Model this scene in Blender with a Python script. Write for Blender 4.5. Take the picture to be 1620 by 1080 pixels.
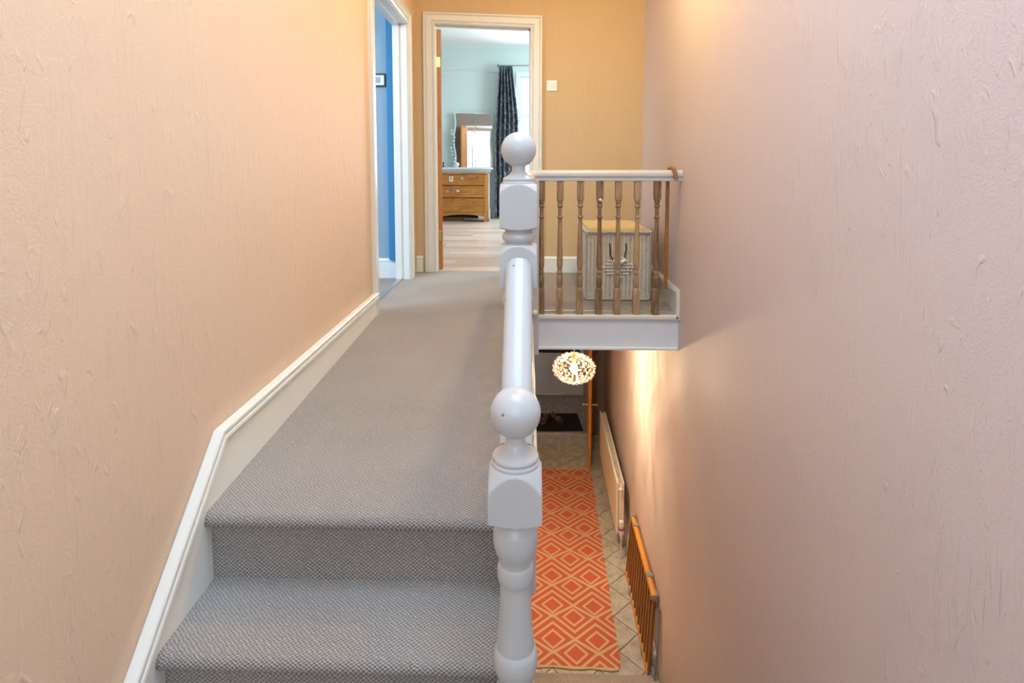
import bpy, bmesh, math, random
from mathutils import Vector, Matrix
random.seed(7)
S = bpy.context.scene
for o in list(bpy.data.objects): bpy.data.objects.remove(o)
C = S.collection
R = math.radians
PI = math.pi

# ------------------------------------------------------------------ camera
EYE = 0.88
cam_d = bpy.data.cameras.new('camera'); cam = bpy.data.objects.new('camera', cam_d); C.objects.link(cam)
cam_d.sensor_width = 36; cam_d.lens = 20.0; cam_d.clip_start = 0.05; cam_d.clip_end = 100
cam_d.shift_y = -(540 - 332.9) / 1620
cam.location = (0, 0, EYE)
cam.rotation_euler = (R(90 - 4.3135), 0, R(1.65))
S.camera = cam

# ------------------------------------------------------------------ light and exposure
S.view_settings.view_transform = 'Standard'; S.view_settings.look = 'None'
S.view_settings.gamma = 1.0; S.view_settings.use_curve_mapping = False
S.view_settings.exposure = 0.20
W = bpy.data.worlds.new('world'); S.world = W; W.use_nodes = True
bg = W.node_tree.nodes['Background']; bg.inputs[0].default_value = (0.78, 0.89, 1.0, 1); bg.inputs[1].default_value = 1.5

def area(name, loc, target, sx, sy, power, col, spread=180):
    d = bpy.data.lights.new(name, 'AREA'); d.shape = 'RECTANGLE'; d.size = sx; d.size_y = sy
    d.energy = power; d.color = col; d.spread = R(spread)
    o = bpy.data.objects.new(name, d); C.objects.link(o); o.location = loc
    o.rotation_euler = (Vector(target) - Vector(loc)).to_track_quat('-Z', 'Y').to_euler()
    return o
def lamp(name, loc, power, col, r=0.05):
    d = bpy.data.lights.new(name, 'POINT'); d.energy = power; d.color = col; d.shadow_soft_size = r
    o = bpy.data.objects.new(name, d); C.objects.link(o); o.location = loc
    return o
WARM = (1.0, 0.64, 0.15)
area('added_rear_daylight', (-0.15, -1.78, 1.75), (-0.05, 1.2, 0.6), 1.3, 1.5, 25, (0.54, 0.76, 1.0))  # added cool light from behind the camera, its source unseen
area('roof_window_daylight', (0.1, 1.0, 3.05), (0.1, 1.0, 0), 1.2, 1.5, 58, (0.52, 0.75, 1.0))
area('bedroom_window_daylight', (0.75, 10.25, 1.7), (0.3, 5, 1.2), 1.7, 1.8, 175, (0.74, 0.90, 1.0))
area('bedroom_side_window_daylight', (2.75, 7.6, 1.8), (-0.5, 7.2, 0.8), 1.6, 1.8, 140, (0.74, 0.90, 1.0))
area('blue_room_daylight', (-3.0, 2.4, 1.9), (-0.8, 4.0, 0.2), 1.2, 1.3, 70, (0.72, 0.88, 1.0))
lamp('landing_pendant_light', (0.50, 2.95, 2.42), 63, WARM, 0.06)
lamp('hall_pendant_light', (0.38, 4.6, -0.77), 190, (1.0, 0.72, 0.42), 0.040)

# ------------------------------------------------------------------ node helpers
class V:
    def __init__(s, nt, sock): s.nt = nt; s.s = sock
    def _m(s, op, *a):
        n = s.nt.nodes.new('ShaderNodeMath'); n.operation = op
        for i, b in enumerate((s,) + a):
            if isinstance(b, V): s.nt.links.new(b.s, n.inputs[i])
            else: n.inputs[i].default_value = b
        return V(s.nt, n.outputs[0])
    def __add__(s, o): return s._m('ADD', o)
    def __sub__(s, o): return s._m('SUBTRACT', o)
    def __mul__(s, o): return s._m('MULTIPLY', o)
    def __truediv__(s, o): return s._m('DIVIDE', o)
    def abs(s): return s._m('ABSOLUTE')
    def round(s): return s._m('ROUND')
    def wrap(s): return s - s.round()
    def lt(s, o): return s._m('LESS_THAN', o)
    def gt(s, o): return s._m('GREATER_THAN', o)
    def max(s, o): return s._m('MAXIMUM', o)
    def min(s, o): return s._m('MINIMUM', o)
    def cos(s): return s._m('COSINE')
    def sat(s): return s._m('MAXIMUM', 0.0)._m('MINIMUM', 1.0)

class Mat:
    def __init__(s, name, col=(.8, .8, .8), rough=.5, metal=0, spec=.5):
        s.m = bpy.data.materials.new(name); s.m.use_nodes = True; s.nt = s.m.node_tree
        s.b = s.nt.nodes['Principled BSDF']
        s.b.inputs['Base Color'].default_value = (*col, 1); s.b.inputs['Roughness'].default_value = rough
        s.b.inputs['Metallic'].default_value = metal; s.b.inputs['Specular IOR Level'].default_value = spec
    def node(s, t, **k):
        n = s.nt.nodes.new(t)
        for a, b in k.items(): setattr(n, a, b)
        return n
    def link(s, a, b): s.nt.links.new(a.s if isinstance(a, V) else a, b)
    def coord(s, scale=(1, 1, 1), rot=(0, 0, 0)):
        t = s.node('ShaderNodeTexCoord'); mp = s.node('ShaderNodeMapping')
        mp.inputs['Scale'].default_value = scale; mp.inputs['Rotation'].default_value = rot
        s.link(t.outputs['Object'], mp.inputs['Vector']); return mp.outputs[0]
    def xyz(s, vec=None):
        x = s.node('ShaderNodeSeparateXYZ')
        s.link(vec if vec else s.coord(), x.inputs[0]); return [V(s.nt, x.outputs[i]) for i in range(3)]
    def noise(s, vec, scale, detail=3, rough=.5, dist=0):
        n = s.node('ShaderNodeTexNoise'); s.link(vec, n.inputs['Vector'])
        n.inputs['Scale'].default_value = scale; n.inputs['Detail'].default_value = detail
        n.inputs['Roughness'].default_value = rough; n.inputs['Distortion'].default_value = dist
        return V(s.nt, n.outputs['Fac'])
    def vor(s, vec, scale, feat='F1'):
        n = s.node('ShaderNodeTexVoronoi', feature=feat); s.link(vec, n.inputs['Vector']); n.inputs['Scale'].default_value = scale
        return V(s.nt, n.outputs['Distance'])
    def ramp(s, v, stops):
        n = s.node('ShaderNodeValToRGB'); s.link(v, n.inputs[0]); e = n.color_ramp.elements
        while len(e) < len(stops): e.new(.5)
        for i, (p, c) in enumerate(stops): e[i].position = p; e[i].color = (*c, 1) if len(c) == 3 else c
        return n.outputs[0]
    def mix(s, f, a, b):
        n = s.node('ShaderNodeMix', data_type='RGBA')
        for v, i in ((f, 0), (a, 6), (b, 7)):
            if isinstance(v, tuple): n.inputs[i].default_value = (*v, 1)
            elif isinstance(v, (int, float)): n.inputs[i].default_value = v
            else: s.link(v, n.inputs[i])
        return n.outputs[2]
    def col(s, v): s.link(v, s.b.inputs['Base Color']); return s
    def bump(s, h, strength=.5, dist=.01):
        n = s.node('ShaderNodeBump'); n.inputs['Strength'].default_value = strength; n.inputs['Distance'].default_value = dist
        s.link(h, n.inputs['Height']); s.link(n.outputs[0], s.b.inputs['Normal']); return s

def wall_mat(name, col, dabs=1.0):
    m = Mat(name, col, .62, spec=.35)
    c = m.coord()
    st = m.coord((1, 1, .10), (R(10), 0, 0))
    n1 = m.noise(st, 60, 2, .6, 0.6)
    n2 = m.noise(m.coord((1, 1, .35)), 28, 2, .5, 1.5)
    n3 = m.noise(c, 5, 2)
    n4 = m.noise(c, 150, 2, .7)
    streak = ((n1 - .52).max(0.0)) * (n3 - .35).max(0.0) * 9.0
    blob = (n2 - .62).max(0.0) * 4.0 * dabs
    m.bump(streak * .7 + blob * .6 + n4 * .25 + n3 * .5, .8, .0055)
    v = m.noise(c, 1.3, 3)
    m.col(m.mix(v, tuple(x * .955 for x in col), tuple(min(1, x * 1.04) for x in col)))
    return m.m
M = {}
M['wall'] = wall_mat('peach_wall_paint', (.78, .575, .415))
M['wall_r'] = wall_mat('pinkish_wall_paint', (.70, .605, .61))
M['wall_b'] = wall_mat('lamp_tinted_wall_paint', (.58, .415, .23), .5)  # warm lamp glow put into the back wall's base colour
def plain(name, col, rough=.5, metal=0, spec=.5, var=.06, sc=12, bump=.0, bs=60):
    m = Mat(name, col, rough, metal, spec); c = m.coord()
    m.col(m.mix(m.noise(c, sc, 3), tuple(x * (1 - var) for x in col), tuple(min(1, x * (1 + var)) for x in col)))
    if bump: m.bump(m.noise(c, bs, 2), bump, .002)
    return m.m
def gloss_mat():
    m = Mat('white_gloss_paint', (.80, .79, .75), .28, spec=.5); c = m.coord()
    d = m.vor(c, 26); chip = d.lt(.075) * m.noise(c, 9, 2).gt(.53)
    m.col(m.mix(chip, m.mix(m.noise(c, 6, 2), (.52, .525, .52), (.58, .585, .58)), (.20, .19, .18)))
    m.bump(m.noise(c, 45, 2), .08, .002); return m.m
M['newel'] = gloss_mat()
M['white'] = plain('cream_white_woodwork', (.72, .71, .645), .33, var=.03, bump=.06)
M['skirt'] = plain('lit_cream_woodwork', (.88, .87, .80), .33, var=.03, bump=.06)  # cream woodwork again, lightened to make the left skirting look better lit
M['whitecool'] = plain('white_woodwork', (.77, .82, .84), .4, var=.03)
M['ceil'] = plain('ceiling_white', (.82, .81, .78), .8, var=.02)

def carpet_mat(name, a, b, px=.0062, py=.0054):
    m = Mat(name, a, .95, spec=.12)
    x, y, z = m.xyz(); w = y + z
    jit = m.noise(m.coord(), 60, 2) - .5
    u = (x / px + jit * 1.2) * PI; v = (w / py + jit * 1.2) * PI
    h = u.cos() * v.cos() * .5 + .5
    n = m.noise(m.coord(), 260, 2, .7)
    big = m.noise(m.coord(), 2.2, 3)
    fac = (h * .75 + n * .55 - .2 + (big - .5) * .22).sat()
    m.col(m.mix(fac, b, a)); m.bump(h + n * .5, 1.0, .0035); return m.m
M['carpet'] = carpet_mat('loop_pile_carpet', (.67, .62, .575), (.20, .168, .15))
M['carpet_room'] = plain('grey_room_carpet', (.30, .30, .30), .95, spec=.1, bump=.5, bs=300)

def wood_mat(name, light, dark, scale=(6, 6, .6), rough=.45, ring=9, rnd=0, knots=False):
    m = Mat(name, light, rough); c = m.coord(scale)
    if rnd:
        oi = m.node('ShaderNodeObjectInfo'); add = m.node('ShaderNodeVectorMath', operation='ADD')
        mul = m.node('ShaderNodeVectorMath', operation='SCALE'); cmb = m.node('ShaderNodeCombineXYZ')
        for i in range(3): m.link(oi.outputs['Random'], cmb.inputs[i])
        m.link(cmb.outputs[0], mul.inputs[0]); mul.inputs['Scale'].default_value = 37.0
        m.link(c, add.inputs[0]); m.link(mul.outputs[0], add.inputs[1]); c = add.outputs[0]
    n = m.noise(c, ring, 4, .6, 1.2); f = m.noise(c, ring * 6, 2, .7)
    v = (n * .75 + f * .35 - .05)
    if rnd: v = v + (V(m.nt, oi.outputs['Random']) - .5) * rnd
    col = m.ramp(v, [(.3, dark), (.5, tuple((p + q) / 2 for p, q in zip(light, dark))), (.68, light)])
    if knots:
        k = m.vor(m.coord((1, 1, 1.6)), 4.2).lt(.075)
        col = m.mix(k, col, (.13, .05, .015))
    m.col(col); m.bump(f, .1, .001); return m.m
M['baluster'] = wood_mat('stripped_oak', (.44, .29, .16), (.15, .075, .03), (5, 5, .7), .55, 7, rnd=.25)
M['pine'] = wood_mat('orange_pine', (.60, .26, .05), (.24, .075, .012), (.8, 6, 6), .35, 3.5, knots=True)
M['pine_v'] = wood_mat('orange_pine_door', (.60, .25, .05), (.35, .12, .02), (6, 6, .7), .35, 6)
M['cane'] = wood_mat('cane_wood', (.42, .19, .06), (.22, .09, .025), (8, 8, 1.2), .3, 8)
M['gate_top'] = wood_mat('beech_rail', (.80, .38, .06), (.62, .24, .03), (6, .8, 6), .35, 6)
M['gate_slat'] = wood_mat('gate_slats', (.50, .22, .05), (.26, .10, .02), (6, 6, .7), .4, 6)
M['laminate'] = wood_mat('pink_laminate', (.76, .60, .50), (.50, .36, .29), (.9, 9, 1), .28, 5, rnd=.35)
M['brass'] = plain('brass', (.82, .60, .22), .28, 1, var=.05)
M['chrome'] = plain('brushed_metal', (.62, .60, .55), .3, 1, var=.05)
M['plastic'] = plain('white_plastic', (.80, .79, .74), .35, var=.02)
M['greyplastic'] = plain('grey_plastic', (.27, .28, .27), .4, var=.05)
M['cream_rad'] = plain('cream_radiator_enamel', (.92, .83, .71), .4, var=.03)
M['dark'] = plain('dark_brown_leather', (.085, .035, .018), .5, var=.15)
M['tan'] = plain('tan_insole', (.17, .07, .028), .6, var=.1)
M['mat'] = plain('coir_mat_dark', (.022, .015, .010), .95, spec=.1, var=.3, bump=.8, bs=300)
M['frontdoor'] = plain('grey_white_door_paint', (.42, .41, .40), .45, var=.03)
M['darkglass'] = plain('dark_door_glass', (.015, .017, .02), .12, var=.1)
M['mint'] = plain('pale_mint_wall', (.62, .74, .72), .7, var=.02, bump=.05)
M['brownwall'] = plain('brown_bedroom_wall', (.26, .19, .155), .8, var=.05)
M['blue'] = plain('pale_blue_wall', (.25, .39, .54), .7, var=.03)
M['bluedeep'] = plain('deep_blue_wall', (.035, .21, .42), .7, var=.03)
M['bone'] = plain('plaster', (.6, .55, .5), .8)
def speckle():
    m = Mat('speckled_terrazzo', (.3, .25, .2), .5); c = m.coord()
    n = m.noise(c, 38, 3, .8)
    m.col(m.ramp(n, [(.38, (.13, .10, .08)), (.5, (.26, .21, .165)), (.62, (.38, .32, .26))])); m.bump(n, .1, .002); return m.m
M['speckle'] = speckle()
def tile_mat():
    m = Mat('floral_floor_tile', (.4, .4, .35), .30, spec=.5)
    x, y, z = m.xyz(); oi = m.node('ShaderNodeObjectInfo'); rv = V(m.nt, oi.outputs['Random'])
    cmb = m.node('ShaderNodeCombineXYZ'); m.link(rv * 50.0, cmb.inputs[2])
    add = m.node('ShaderNodeVectorMath', operation='ADD'); m.link(m.coord(), add.inputs[0]); m.link(cmb.outputs[0], add.inputs[1])
    n = m.noise(add.outputs[0], 14, 4, .65)
    base = m.ramp(n, [(.3, (.32, .31, .26)), (.5, (.48, .465, .41)), (.7, (.60, .585, .53))])
    d = (x * x + y * y)._m('SQRT'); a = y._m('ARCTAN2', x)
    petal = ((a * 4.0).cos() * .012 + .034)
    ring = (d - petal).abs().lt(.0045)
    m.col(m.mix(ring * .45 * n, base, (.16, .13, .09))); m.bump(n, .15, .002); return m.m
M['tile'] = tile_mat()
M['grout'] = plain('tile_grout', (.09, .08, .06), .9)
def rug_mat():
    m = Mat('coral_diamond_rug', (.7, .2, .1), .95, spec=.1)
    x, y, z = m.xyz(); P = .339
    X = (x - .019) / .335; t = X.wrap().abs(); Y = (y - .125) / P
    dB = t + Y.wrap().abs(); dA = (t * -1.0 + .5) + (Y - .36).wrap().abs()
    def ring(d): return (d - .245).abs().lt(.036)
    def line(v): return (Y - v).wrap().abs().lt(.041)
    L = ring(dB).max(ring(dA))
    for v in (t * -.70 + .36, t * .92 + .36, t * .94 + .57): L = L.max(line(v) * dA.gt(.28) * dB.gt(.28))
    edge = y.lt(.02).max(y.gt(2.70))
    L = L.max(edge)
    n = m.noise(m.coord(), 240, 2, .7); n2 = m.noise(m.coord(), 5, 2)
    cor = m.mix(n, (.46, .095, .05), (.64, .175, .105)); be = m.mix(n, (.50, .34, .20), (.72, .54, .35))
    m.col(m.mix(L, cor, be)); m.bump(n + L * .4, .6, .003); return m.m
M['rug'] = rug_mat()
def wicker_mat():
    m = Mat('painted_wicker', (.5, .5, .45), .8, spec=.25); x, y, z = m.xyz()
    a = ((x + y) / .0125 * PI).cos(); b = (z / .009 * PI).cos(); h = (a * b).abs()
    strip = ((x + y) / .034 * PI).cos().abs()
    n = m.noise(m.coord(), 30, 3)
    col = m.mix((h * .6 + n * .5).sat(), (.56, .51, .45), (.92, .88, .78))
    m.col(m.mix(strip.gt(.86) * .5, col, (.80, .72, .52))); m.bump(h, 1.0, .006); return m.m
M['wicker'] = wicker_mat()
M['wicker_rib'] = plain('painted_wicker_strands', (.80, .74, .62), .75, var=.25, sc=70)
M['wicker_edge'] = plain('grey_wicker_braid', (.55, .55, .55), .75, var=.35, sc=90)
M['wicker_lid'] = plain('straw_lid_weave', (.62, .48, .24), .8, var=.2, sc=60, bump=.8, bs=200)
def curtain_mat():
    m = Mat('grey_floral_curtain', (.1, .12, .14), .6, spec=.3)
    n = m.noise(m.coord(), 16, 4, .75, 1.0)
    m.col(m.ramp(n, [(.46, (.06, .075, .095)), (.53, (.14, .17, .20)), (.60, (.36, .41, .45))])); return m.m
M['curtain'] = curtain_mat()
def glass_mat():
    m = bpy.data.materials.new('window_pane'); m.use_nodes = True; nt = m.node_tree; nt.nodes.clear()
    o = nt.nodes.new('ShaderNodeOutputMaterial'); t = nt.nodes.new('ShaderNodeBsdfTransparent'); g = nt.nodes.new('ShaderNodeBsdfGlossy')
    g.inputs['Roughness'].default_value = .02; mx = nt.nodes.new('ShaderNodeMixShader'); mx.inputs[0].default_value = .08
    nt.links.new(t.outputs[0], mx.inputs[1]); nt.links.new(g.outputs[0], mx.inputs[2]); nt.links.new(mx.outputs[0], o.inputs[0]); return m
M['pane'] = glass_mat()
def emit(name, col, s):
    m = Mat(name, col); m.b.inputs['Emission Color'].default_value = (*col, 1); m.b.inputs['Emission Strength'].default_value = s; return m.m
M['bulb'] = emit('lit_bulb', (1.0, .86, .62), 60)
m = Mat('frosted_bead', (.66, .69, .72), .25); m.b.inputs['Transmission Weight'].default_value = .75; m.b.inputs['Subsurface Weight'].default_value = .2
m.b.inputs['IOR'].default_value = 1.3
M['bead'] = m.m
m = Mat('mirror_glass', (.80, .82, .82), .01, 1); M['mirror'] = m.m
for k, c in dict(s_white=(.85, .85, .85), s_black=(.02, .02, .03), s_red=(.45, .05, .08), s_blue=(.25, .45, .60), s_purple=(.28, .10, .32)).items():
    M[k] = plain('sticker_' + k[2:], c, .4, var=.02)

# ------------------------------------------------------------------ geometry helpers
def box(bm, x0, y0, z0, x1, y1, z1, bev=0, mi=0):
    n0 = len(bm.faces)
    v = [bm.verts.new((x, y, z)) for x in (x0, x1) for y in (y0, y1) for z in (z0, z1)]
    fs = [bm.faces.new([v[i] for i in q]) for q in ((0, 1, 3, 2), (4, 6, 7, 5), (0, 4, 5, 1), (2, 3, 7, 6), (0, 2, 6, 4), (1, 5, 7, 3))]
    if bev:
        es = list({e for f in fs for e in f.edges})
        bmesh.ops.bevel(bm, geom=es, offset=bev, segments=2, affect='EDGES', profile=.6)
    return bm
def obj(name, bm, mat, parent=None, smooth=False, loc=None):
    if isinstance(bm, bmesh.types.BMesh):
        bmesh.ops.recalc_face_normals(bm, faces=bm.faces)
        me = bpy.data.meshes.new(name); bm.to_mesh(me); bm.free()
    else: me = bm
    if mat and not me.materials: me.materials.append(M[mat] if isinstance(mat, str) else mat)
    if smooth:
        for p in me.polygons: p.use_smooth = True
        try: me.set_sharp_from_angle(angle=R(smooth if smooth is not True else 40))
        except Exception: pass
    o = bpy.data.objects.new(name, me); C.objects.link(o)
    if parent: o.parent = parent
    if loc: o.location = loc
    return o
def B(*a, bev=0): bm = bmesh.new(); box(bm, *a, bev=bev); return bm
def tag(o, label, cat, group=None):
    o['label'] = label; o['category'] = cat
    if group: o['group'] = group
    return o
def thing(name, label, cat, loc=(0, 0, 0), rz=0, group=None):
    o = bpy.data.objects.new(name, None); C.objects.link(o); o.location = loc; o.rotation_euler = (0, 0, rz)
    o.empty_display_size = .1
    return tag(o, label, cat, group)
def struct(name, bm, mat, parent=None, label=None, smooth=False):
    o = obj(name, bm, mat, parent, smooth)
    if not parent: o['kind'] = 'structure'
    if label: o['label'] = label
    return o
def prism(bm, pts, axis, a, b):
    """pts: 2-D outline in the two other axes (in x,y,z order), extruded from a to b along axis"""
    def P(p, t):
        l = list(p); l.insert(axis, t); return l
    A = [bm.verts.new(P(p, a)) for p in pts]; D = [bm.verts.new(P(p, b)) for p in pts]
    n = len(pts)
    bm.faces.new(A); bm.faces.new(D[::-1])
    for i in range(n): bm.faces.new((A[i], D[i], D[(i + 1) % n], A[(i + 1) % n]))
    return bm
def lathe(bm, prof, cx=0, cy=0, cz=0, seg=24, sq=None):
    """prof: (r, z) top to bottom. sq: half side of the square stock, which clips the circle"""
    rings = []
    for r, z in prof:
        ring = []
        for k in range(seg):
            a = 2 * PI * (k + .0) / seg; rr = r
            if sq: rr = min(r, sq / max(abs(math.cos(a)), abs(math.sin(a))))
            ring.append(bm.verts.new((cx + rr * math.cos(a), cy + rr * math.sin(a), cz + z)))
        rings.append(ring)
    for A, D in zip(rings, rings[1:]):
        for k in range(seg): bm.faces.new((A[k], A[(k + 1) % seg], D[(k + 1) % seg], D[k]))
    bm.faces.new(rings[0]); bm.faces.new(rings[-1][::-1])
    return bm
def tube(bm, pts, r, seg=10, r2=None):
    pts = [Vector(p) for p in pts]; rings = []; up = Vector((.13, .31, .94)).normalized()
    for i, p in enumerate(pts):
        d = (pts[min(i + 1, len(pts) - 1)] - pts[max(i - 1, 0)]).normalized()
        s = d.cross(up).normalized(); t = s.cross(d)
        rr = r if r2 is None else r + (r2 - r) * i / (len(pts) - 1)
        rings.append([bm.verts.new(p + s * rr * math.cos(2 * PI * k / seg) + t * rr * math.sin(2 * PI * k / seg)) for k in range(seg)])
    for A, D in zip(rings, rings[1:]):
        for k in range(seg): bm.faces.new((A[k], A[(k + 1) % seg], D[(k + 1) % seg], D[k]))
    bm.faces.new(rings[0]); bm.faces.new(rings[-1][::-1]); return bm
def ball(bm, c, r, sub=2, sc=(1, 1, 1)):
    m = Matrix.Translation(c) @ Matrix.Diagonal((*sc, 1)); bmesh.ops.create_icosphere(bm, subdivisions=sub, radius=r, matrix=m); return bm
def smooth_prof(pts, n=4):
    """Catmull-Rom through (r,z)"""
    out = []
    for i in range(len(pts) - 1):
        p0, p1, p2, p3 = pts[max(i - 1, 0)], pts[i], pts[i + 1], pts[min(i + 2, len(pts) - 1)]
        for k in range(n):
            t = k / n
            out.append(tuple(max(.0005, .5 * (2 * b + (c - a) * t + (2 * a - 5 * b + 4 * c - d) * t * t + (3 * b - a - 3 * c + d) * t ** 3)) if j == 0 else b + (c - b) * t
                             for j, (a, b, c, d) in enumerate(zip(p0, p1, p2, p3))))
    return out + [pts[-1]]

# ------------------------------------------------------------------ walls and floors
WS = .028                                        # the stairwell wall runs slightly out of square
def wx(y): return .81 + WS * y                   # right wall face
def lx(y): return -.873 - .0152 * y              # left wall face
G = -2.7                                         # ground floor level
CE = 2.97
bm = bmesh.new()
prism(bm, [(wx(-1.7), -1.7), (wx(9.2), 9.2), (wx(9.2) + .15, 9.2), (wx(-1.7) + .15, -1.7)], 2, G - .1, -.22)
prism(bm, [(wx(-1.7), -1.7), (wx(4.85), 4.85), (wx(4.85) + .15, 4.85), (wx(-1.7) + .15, -1.7)], 2, -.22, CE)
struct('wall_right', bm, 'wall_r', label='tall textured plaster wall of the stairwell, pinkish')
DY0, DY1, DH = 3.40, 4.43, 1.985                 # doorway of the blue room
bm = bmesh.new()
def lw(y0, y1, z0, z1):
    prism(bm, [(lx(y0), y0), (lx(y1), y1), (lx(y1) - .10, y1), (lx(y0) - .10, y0)], 2, z0, z1)
lw(-1.7, DY0, G, CE); lw(DY1, 4.85, -.2, CE); lw(DY0, DY1, DH, CE); lw(DY0, 7.5, G, -.2)
struct('wall_left', bm, 'wall', label='textured peach plaster wall left of the landing')
BY = 4.76
bm = bmesh.new()
OL, OR_, OH = -.775, .018, 2.075                 # bedroom doorway
def bwall(m, y0, y1):
    bm = bmesh.new()
    for a in ((-1.03, y0, -.2, OL, y1, CE), (OR_, y0, -.2, 1.0, y1, CE), (OL, y0, OH, OR_, y1, CE)): box(bm, *a)
    return bm
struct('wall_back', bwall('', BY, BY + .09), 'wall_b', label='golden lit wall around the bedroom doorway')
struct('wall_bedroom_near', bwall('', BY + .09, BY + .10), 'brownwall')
struct('wall_rear', None or (lambda b: (box(b, -1.1, -1.75, G, .9, -1.68, .95), box(b, -1.1, -1.75, 2.55, .9, -1.68, CE), box(b, -1.1, -1.75, .95, -.85, -1.68, 2.55), box(b, .6, -1.75, .95, .9, -1.68, 2.55), b)[-1])(bmesh.new()), 'wall')
w = struct('added_rear_window', B(-.85, -1.74, .95, .6, -1.70, 1.0), 'white')  # unseen window added to go with the rear daylight
for nm, a in (('window_frame', (-.85, -1.74, 2.5, .6, -1.70, 2.55)), ('window_frame', (-.85, -1.74, 1.0, -.80, -1.70, 2.5)), ('window_frame', (.55, -1.74, 1.0, .6, -1.70, 2.5)), ('window_frame', (-.15, -1.74, 1.0, -.10, -1.70, 2.5))):
    obj(nm, B(*a), 'white', w)
RX0, RX1, RY0, RY1 = -.5, .7, .25, 1.75
bm = bmesh.new()
for a in ((-1.1, -1.75, CE, 1.1, RY0, CE + .1), (-1.1, RY1, CE, 1.1, 4.86, CE + .1), (-1.1, RY0, CE, RX0, RY1, CE + .1), (RX1, RY0, CE, 1.1, RY1, CE + .1)): box(bm, *a)
struct('ceiling', bm, 'ceil')
w3 = struct('window_3', B(RX0, .98, CE + .02, RX1, 1.02, CE + .07), 'white', label='roof window above the stairs, out of the frame')
for a in ((RX0, RY0, CE + .02, RX0 + .04, RY1, CE + .07), (RX1 - .04, RY0, CE + .02, RX1, RY1, CE + .07), (RX0 + .04, RY0, CE + .02, RX1 - .04, RY0 + .04, CE + .07), (RX0 + .04, RY1 - .04, CE + .02, RX1 - .04, RY1, CE + .07)):
    obj('window_frame', B(*a), 'white', w3)

# landing slab and carpet: the floor dips a little towards the stairs
def fz(y): return 0.0 if y >= 3.2 else -.055 * (3.2 - y) / (3.2 - 1.47)
SE = .012                                        # stairwell side of the landing
N1, N2, N3, N4 = (1.445, -.055), (1.222, -.262), (1.0, -.462), (.78, -.662)
bm = bmesh.new()
ys = [1.60 + (3.2 - 1.60) * i / 8 for i in range(9)] + [3.40, 4.0, 4.78]
for y0, y1 in zip(ys, ys[1:]):
    xr0 = SE if y1 <= 3.41 else wx(y0); 
    def xr(y): return SE if y1 <= 3.41 else wx(y)
    q = [(lx(y0), y0), (xr(y0), y0), (xr(y1), y1), (lx(y1), y1)]
    T = [bm.verts.new((x, y, fz(y))) for x, y in q]; D = [bm.verts.new((x, y, fz(y) - .02)) for x, y in q]
    bm.faces.new(T)
    bm.faces.new(D[::-1])
    for i in range(4): bm.faces.new((T[i], D[i], D[(i + 1) % 4], T[(i + 1) % 4]))
bmesh.ops.remove_doubles(bm, verts=bm.verts, dist=.0001)
struct('floor_landing', bm, 'carpet', label='grey-beige loop carpet on the upper landing')
bm = bmesh.new()
prism(bm, [(1.56, -.08), (4.85, -.08), (4.85, -.22), (1.56, -.22)][::-1], 0, -1.0, SE - .025)
prism(bm, [(3.42, -.025), (4.85, -.025), (4.85, -.22), (3.42, -.22)][::-1], 0, SE - .025, .95)
struct('ceiling_hall', bm, 'bone', label='underside of the landing above the hall')
struct('ceiling_vestibule', B(-1.0, 4.85, -.30, 1.02, 9.0, -.22), 'bone')

# carpeted stairs: profile in y,z extruded across
def stair_profile(n, r_nose=.022, thick=.05):
    pts = []
    for i, (y, z) in enumerate(n):
        for a in (90, 60, 30, 0, -35, -70): pts.append((y + r_nose - r_nose * math.cos(R(a)) * 1.0, z - r_nose + r_nose * math.sin(R(a))))
        if i < len(n) - 1:
            yn, zn = n[i + 1]
            pts += [(y + .034, z - .050), (y + .036, zn + .004), (y + .030, zn)]
    return pts
bm = bmesh.new()
pr = [(1.60, N1[1] - .0)] + stair_profile([N1, N2, N3]) + [(N3[0] + .035, N4[1] + .02), (N3[0] + .035, N4[1] - .03), (1.6, -.3)]
pr[0] = (1.60, fz(1.60))
prism(bm, pr, 0, -.875, -.07)
prism(bm, [p for p in pr], 0, -.07, -.022)
bmesh.ops.remove_doubles(bm, verts=bm.verts, dist=.0001)
st = thing('staircase', 'short flight of grey-beige carpeted steps up to the landing', 'stairs', (0, 0, 0))
obj('stair_carpet', bm, 'carpet', st, smooth=50)
bm = bmesh.new()
prism(bm, [(.70, -.70), (.70, -.56), (.99, -.36), (1.52, .0), (1.56, -.06), (1.56, -.40), (1.0, -.70)], 0, -.021, -.001)
obj('outer_string', bm, 'white', st)
struct('floor_half_landing', B(-.91, -1.70, N4[1] - .22, wx(-.5) - .01, .98, N4[1]), 'carpet', label='carpeted half landing below the frame')

# wall string and baseboards
def sweep(bm, path, prof, close=True):
    """path in (y,z) plane at x=base; prof = (out, up-perpendicular). mitred"""
    n = len(path); rings = []
    for i, (x, y, z) in enumerate(path):
        def d(a, b): v = Vector((b[1] - a[1], b[2] - a[2])); return v.normalized()
        d0 = d(path[i - 1], path[i]) if i else d(path[0], path[1]); d1 = d(path[i], path[i + 1]) if i < n - 1 else d0
        t = (d0 + d1).normalized(); c = t.dot(d1); nrm = Vector((-t.y, t.x)) / max(c, .2)
        if nrm.y < 0: nrm = -nrm
        rings.append([bm.verts.new((x + o, y + nrm.x * u, z + nrm.y * u)) for o, u in prof])
    k = len(prof)
    for A, D in zip(rings, rings[1:]):
        for j in range(k): bm.faces.new((A[j], A[(j + 1) % k], D[(j + 1) % k], D[j]))
    bm.faces.new(rings[0]); bm.faces.new(rings[-1][::-1]); return bm
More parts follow.
